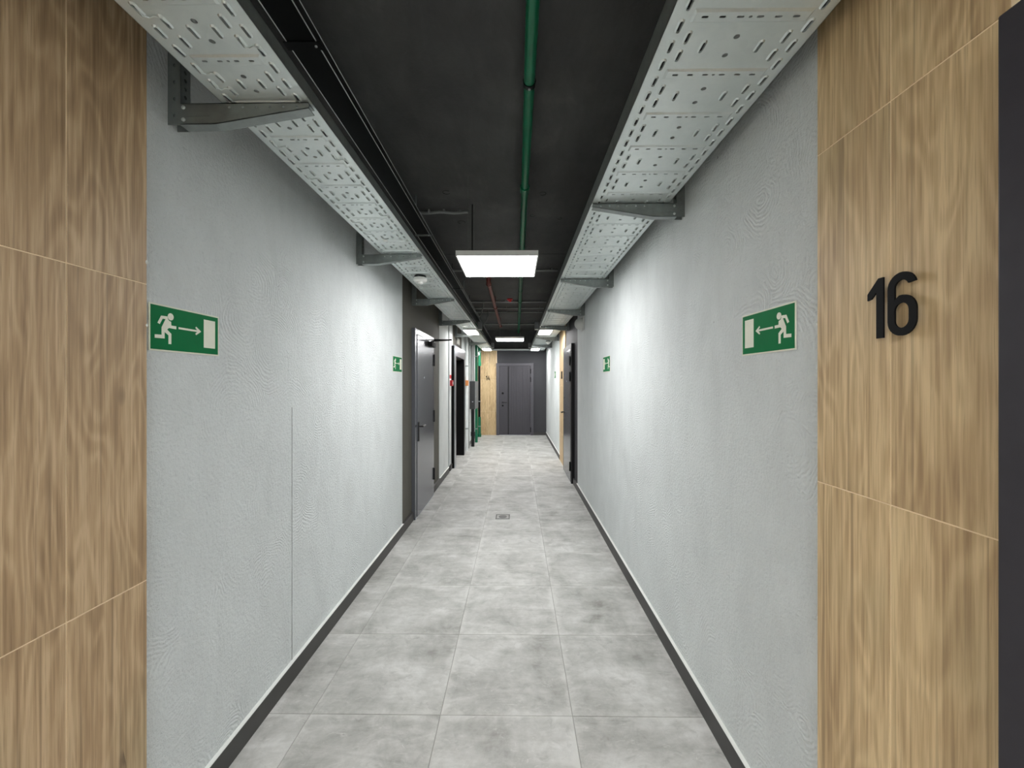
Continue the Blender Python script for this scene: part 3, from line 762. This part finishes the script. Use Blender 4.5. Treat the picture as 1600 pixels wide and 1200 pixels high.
# ------------------------------------------------------------------ wall-mounted things
r = thing('fire_call_point', 'red fire alarm call point beside the lift', 'alarm button', (XL, 7.18, 1.47))
obj('body', B(XL - .001, XL + .045, 7.13, 7.23, 1.47, 1.57, bev=.005), 'red', r)
obj('glass_plate', B(XL + .045, XL + .047, 7.15, 7.21, 1.495, 1.545), 'white_plastic', r)
r = thing('fire_sign', 'small red and white fire sign above the call point', 'sign', (XL, 7.15, 1.60))
obj('plate', B(XL - .001, XL + .003, 7.07, 7.26, 1.60, 1.74), 'white_plastic', r)
obj('red_band', B(XL + .003, XL + .004, 7.08, 7.25, 1.60, 1.665), 'red', r)

r = thing('wall_sounder', 'pale grey dome sounder high on the right plaster wall', 'wall sounder', (XR, 5.33, 2.29))
obj('back_plate', B(XR + .001, XR - .018, 5.24, 5.42, 2.205, 2.375, bev=.006), 'grey_plastic', r)
obj('dome', MB().lathe((XR - .018, 5.33, 2.29), [(.080, 0), (.079, .025), (.070, .055), (.052, .080), (.028, .094), (.006, .098)], 'x', 24, -1), 'grey_plastic', r)

r = thing('electrical_panel', 'dark grey electrical cabinet on the left wall beyond the lift', 'electrical box', (XL, 9.6, .906))
obj('body', B(XL - .001, -.975, 9.603, 10.3, .906, 1.563, bev=.004), 'panel_front', r)
dd = obj('door', B(-.975, -.96, 9.603, 10.3, .906, 1.563, bev=.003), 'panel_side', r)
obj('lock', MB().lathe((-.96, 9.68, 1.2), [(.014, 0), (.014, .006), (.008, .009)], 'x', 12), 'steel', dd)
obj('lock', MB().lathe((-1.03, 9.603, 1.08), [(.013, 0), (.013, -.006), (.007, -.008)], 'y', 12), 'steel', r)

def vpipe(name, mat, x, y, r_, z0, z1, label, grp, clamps=(), rings=()):
    t_ = thing(name, label, 'pipe', (x, y, z0), grp)
    obj('tube', MB().tube([(x, y, z0), (x, y, z1)], r_, 16), mat, t_)
    for z in clamps:
        c = MB(); c.tube([(x, y, z - .014), (x, y, z + .014)], r_ + .004, 16); c.box(x, XL - .001, y - .008, y + .008, z - .008, z + .008); obj('clamp', c, 'galv_dark', t_)
    for z in rings: obj('coupling', MB().tube([(x, y, z - .05), (x, y, z + .05)], r_ + .010, 16), mat, t_)
    return t_
vpipe('riser_pipe', 'white_pipe', -1.118, 9.18, .034, 0, CEIL, 'white riser pipe standing just past the lift', 'riser pipes beyond the lift', (.5, 1.9))
vpipe('riser_pipe', 'grey_pipe', -1.115, 9.53, .022, 0, CEIL, 'thin grey riser pipe between white riser and cabinet', 'riser pipes beyond the lift', (.6, 2.0))
vpipe('riser_pipe', 'grey_pipe', -1.06, 9.75, .030, 1.563, CEIL, 'grey conduit rising from the top of the electrical cabinet, nearer one', 'riser pipes beyond the lift')
vpipe('riser_pipe', 'grey_pipe', -1.06, 10.05, .030, 1.563, CEIL, 'grey conduit rising from the top of the electrical cabinet, farther one', 'riser pipes beyond the lift')
vpipe('riser_pipe', 'black', -1.045, 9.80, .040, 0, .906, 'black pipe running from floor into the electrical cabinet', 'riser pipes beyond the lift', (), (.30,))
vpipe('standpipe', 'green_pipe', -1.027, 10.48, .036, 0, CEIL, 'green standpipe just behind the electrical cabinet', 'green standpipes beyond the lift', (.35, 2.2))
t_ = vpipe('standpipe', 'green_pipe', -1.045, 11.55, .042, 0, .56, 'short green standpipe near the end wall, rising from the floor', 'green standpipes beyond the lift', (.3,), (.04,))
vpipe('riser_pipe', 'matte_black', -1.05, 11.55, .034, .56, 2.0, 'black pipe joining the two green standpipe pieces near the end wall', 'riser pipes beyond the lift', (1.0,))
vpipe('standpipe', 'green_pipe', -1.045, 11.55, .042, 2.0, CEIL, 'green standpipe near the end wall, hanging from the ceiling', 'green standpipes beyond the lift', (2.4,), (2.05,))
r = thing('valve_box', 'small orange-brown box on the white riser pipe', 'box', (-1.10, 9.2, 1.46))
obj('body', B(-1.16, -1.072, 9.10, 9.145, 1.46, 1.58, bev=.004), 'orange', r)
obj('lid', B(-1.15, -1.082, 9.094, 9.10, 1.47, 1.57, bev=.002), 'orange', r)
r = thing('dome_lamp', 'small white round fitting high on the left behind the green standpipe', 'wall lamp', (XL, 10.8, 2.28))
obj('base', MB().lathe((XL - .001, 10.8, 2.28), [(.05, 0), (.05, .03), (.04, .05)], 'x', 20), 'white_plastic', r)
obj('arm', MB().tube([(XL + .04, 10.8, 2.28), (-1.05, 10.8, 2.28)], .02, 12), 'white_plastic', r)
obj('dome', MB().lathe((-1.06, 10.8, 2.28), [(.045, 0), (.052, .03), (.045, .06), (.025, .078), (.005, .082)], 'x', 20), 'white_plastic', r)

# ------------------------------------------------------------------ pipes and conduits on the ceiling
r = thing('ceiling_pipe', 'green pipe running the length of the black ceiling', 'pipe', (.062, -.6, 2.97), 'pipes under the ceiling')
obj('tube', MB().tube([(.062, -.6, 2.97), (.062, 4.7, 2.97), (.062, 11.7, 2.97)], .027, 18), 'green_pipe', r)
for y in (.8, 1.97, 4.4, 6.4, 8.4, 10.4):
    c = MB(); c.tube([(.062, y - .012, 2.97), (.062, y + .012, 2.97)], .031, 18); c.tube([(.062, y, 2.99), (.062, y, CEIL + .001)], .005, 8)
    co = obj('clamp', c, 'black' if y == 1.97 else 'green_pipe', r)
    obj('screw', MB().lathe((.062, y, 2.939), [(.007, 0), (.007, -.004), (.004, -.006)], 'z', 10), 'galv_dark', co)
for y in (3.05, 7.3): obj('coupling', MB().tube([(.062, y - .04, 2.97), (.062, y + .04, 2.97)], .034, 18), 'green_pipe', r)

r = thing('ceiling_pipe', 'red-brown pipe under the ceiling between the two panel lamps', 'pipe', (-.373, 5.46, 2.85), 'pipes under the ceiling')
obj('tube', MB().tube([(-.370, 5.44, 2.85), (-.378, 9.65, 2.85)], .027, 16), 'red_pipe', r)
obj('elbow', MB().tube([(-.370, 5.47, 2.85), (-.370, 5.43, 2.855), (-.370, 5.405, 2.88), (-.370, 5.40, 2.92), (-.370, 5.40, CEIL)], .030, 16), 'red_pipe', r)
for y in (5.5, 7.2, 9.55):
    c = MB(); c.tube([(-.372, y - .022, 2.85), (-.372, y + .022, 2.85)], .036, 16); c.tube([(-.372, y, 2.88), (-.372, y, CEIL + .001)], .006, 8); obj('clamp', c, 'red_pipe', r)

def conduit(y, x0, x1, rr, mat, label, wav=.0):
    z = CEIL - rr - .012
    t_ = thing('conduit', label, 'conduit', (x0, y, z), 'conduits crossing the ceiling')
    n = 10
    obj('tube', MB().tube([(x0 + (x1 - x0) * k / n, y + wav * math.sin(k * 1.1), z) for k in range(n + 1)], rr, 10), mat, t_)
    for x in (x0 + .08, (x0 + x1) / 2, x1 - .08):
        c = MB(); c.box(x - .008, x + .008, y - rr - .006, y + rr + .006, z - .002, CEIL + .001); obj('clip', c, 'grey_pipe' if mat != 'black' else 'black', t_)
conduit(3.60, -.85, -.425, .012, 'grey_pipe', 'wavy grey conduit on the ceiling before the nearest panel lamp', .012)
conduit(5.47, -.95, .55, .013, 'grey_pipe', 'grey conduit crossing the ceiling just behind the nearest panel lamp')
conduit(7.57, -.95, .55, .017, 'grey_pipe', 'thickest grey conduit crossing the ceiling mid-way')
conduit(8.25, -.95, .55, .014, 'grey_pipe', 'grey conduit crossing the ceiling above the far panel lamp, nearer of two')
conduit(8.72, -.95, .55, .012, 'grey_pipe', 'grey conduit crossing the ceiling above the far panel lamp, farther of two')
conduit(10.5, -.95, .55, .015, 'grey_pipe', 'grey conduit crossing the ceiling near the end wall')
r = thing('ceiling_detector', 'small red round detector on the black ceiling', 'detector', (-.12, 7.45, CEIL))
obj('base', MB().lathe((-.12, 7.45, CEIL + .001), [(.055, 0), (.055, -.02), (.045, -.026)], 'z', 20), 'red', r)
obj('sensor', MB().lathe((-.12, 7.45, CEIL - .025), [(.03, 0), (.026, -.02), (.01, -.028)], 'z', 16), 'red', r)
# hanging cable loops and diagonal braces beside the duct
for k, (y, x, l_) in enumerate(((5.35, -.66, 'thin diagonal cable tail by the duct, nearest'), (7.6, -.62, 'thin diagonal cable tail by the duct, middle one'), (8.6, -.60, 'thin diagonal cable tail by the duct, farthest'))):
    tag(obj('cable_tail', MB().tube([(x, y, CEIL + .001), (x + .005, y + .01, CEIL - .10), (x - .03, y + .02, 2.84), (-.690, y + .02, 2.75)], .011, 8), 'panel_side'), l_, 'cable', 'cable tails beside the duct')
# core-drill ring marks on the ceiling
for x, y, rr, a0 in ((-.56, 3.27, .030, 40), (.21, 3.30, .028, 200), (-.52, 3.88, .034, 120), (.145, 3.73, .022, 10), (.40, 3.80, .020, 250)):
    pts = [(x + rr * math.cos(math.radians(a0 + 280 * k / 16)), y + rr * math.sin(math.radians(a0 + 280 * k / 16)), CEIL - .0005) for k in range(17)]
    obj('ring_mark', MB().tube(pts, .0018, 5), 'matte_black', bpy.data.objects['ceiling'])

# ------------------------------------------------------------------ floor drain
r = thing('floor_drain', 'square metal floor drain in the middle of the tiled floor', 'floor drain', (-.156, 4.665, 0))
f = MB(); f.plate([[(-.08, -.08), (.08, -.08), (.08, .08), (-.08, .08)], [(-.066, -.066), (.066, -.066), (.066, .066), (-.066, .066)]], .003, lambda u, v, w: (-.156 + u, 4.665 + v, -.0002 + w))
obj('rim', f, 'drain_dark', r)
obj('cover', B(-.222, -.090, 4.599, 4.731, -.0002, .0015), 'drain', r)
obj('grate', MB().lathe((-.156, 4.665, .0012), [(.046, 0), (.046, .0022), (.04, .0026)], 'z', 24), 'drain_dark', r)
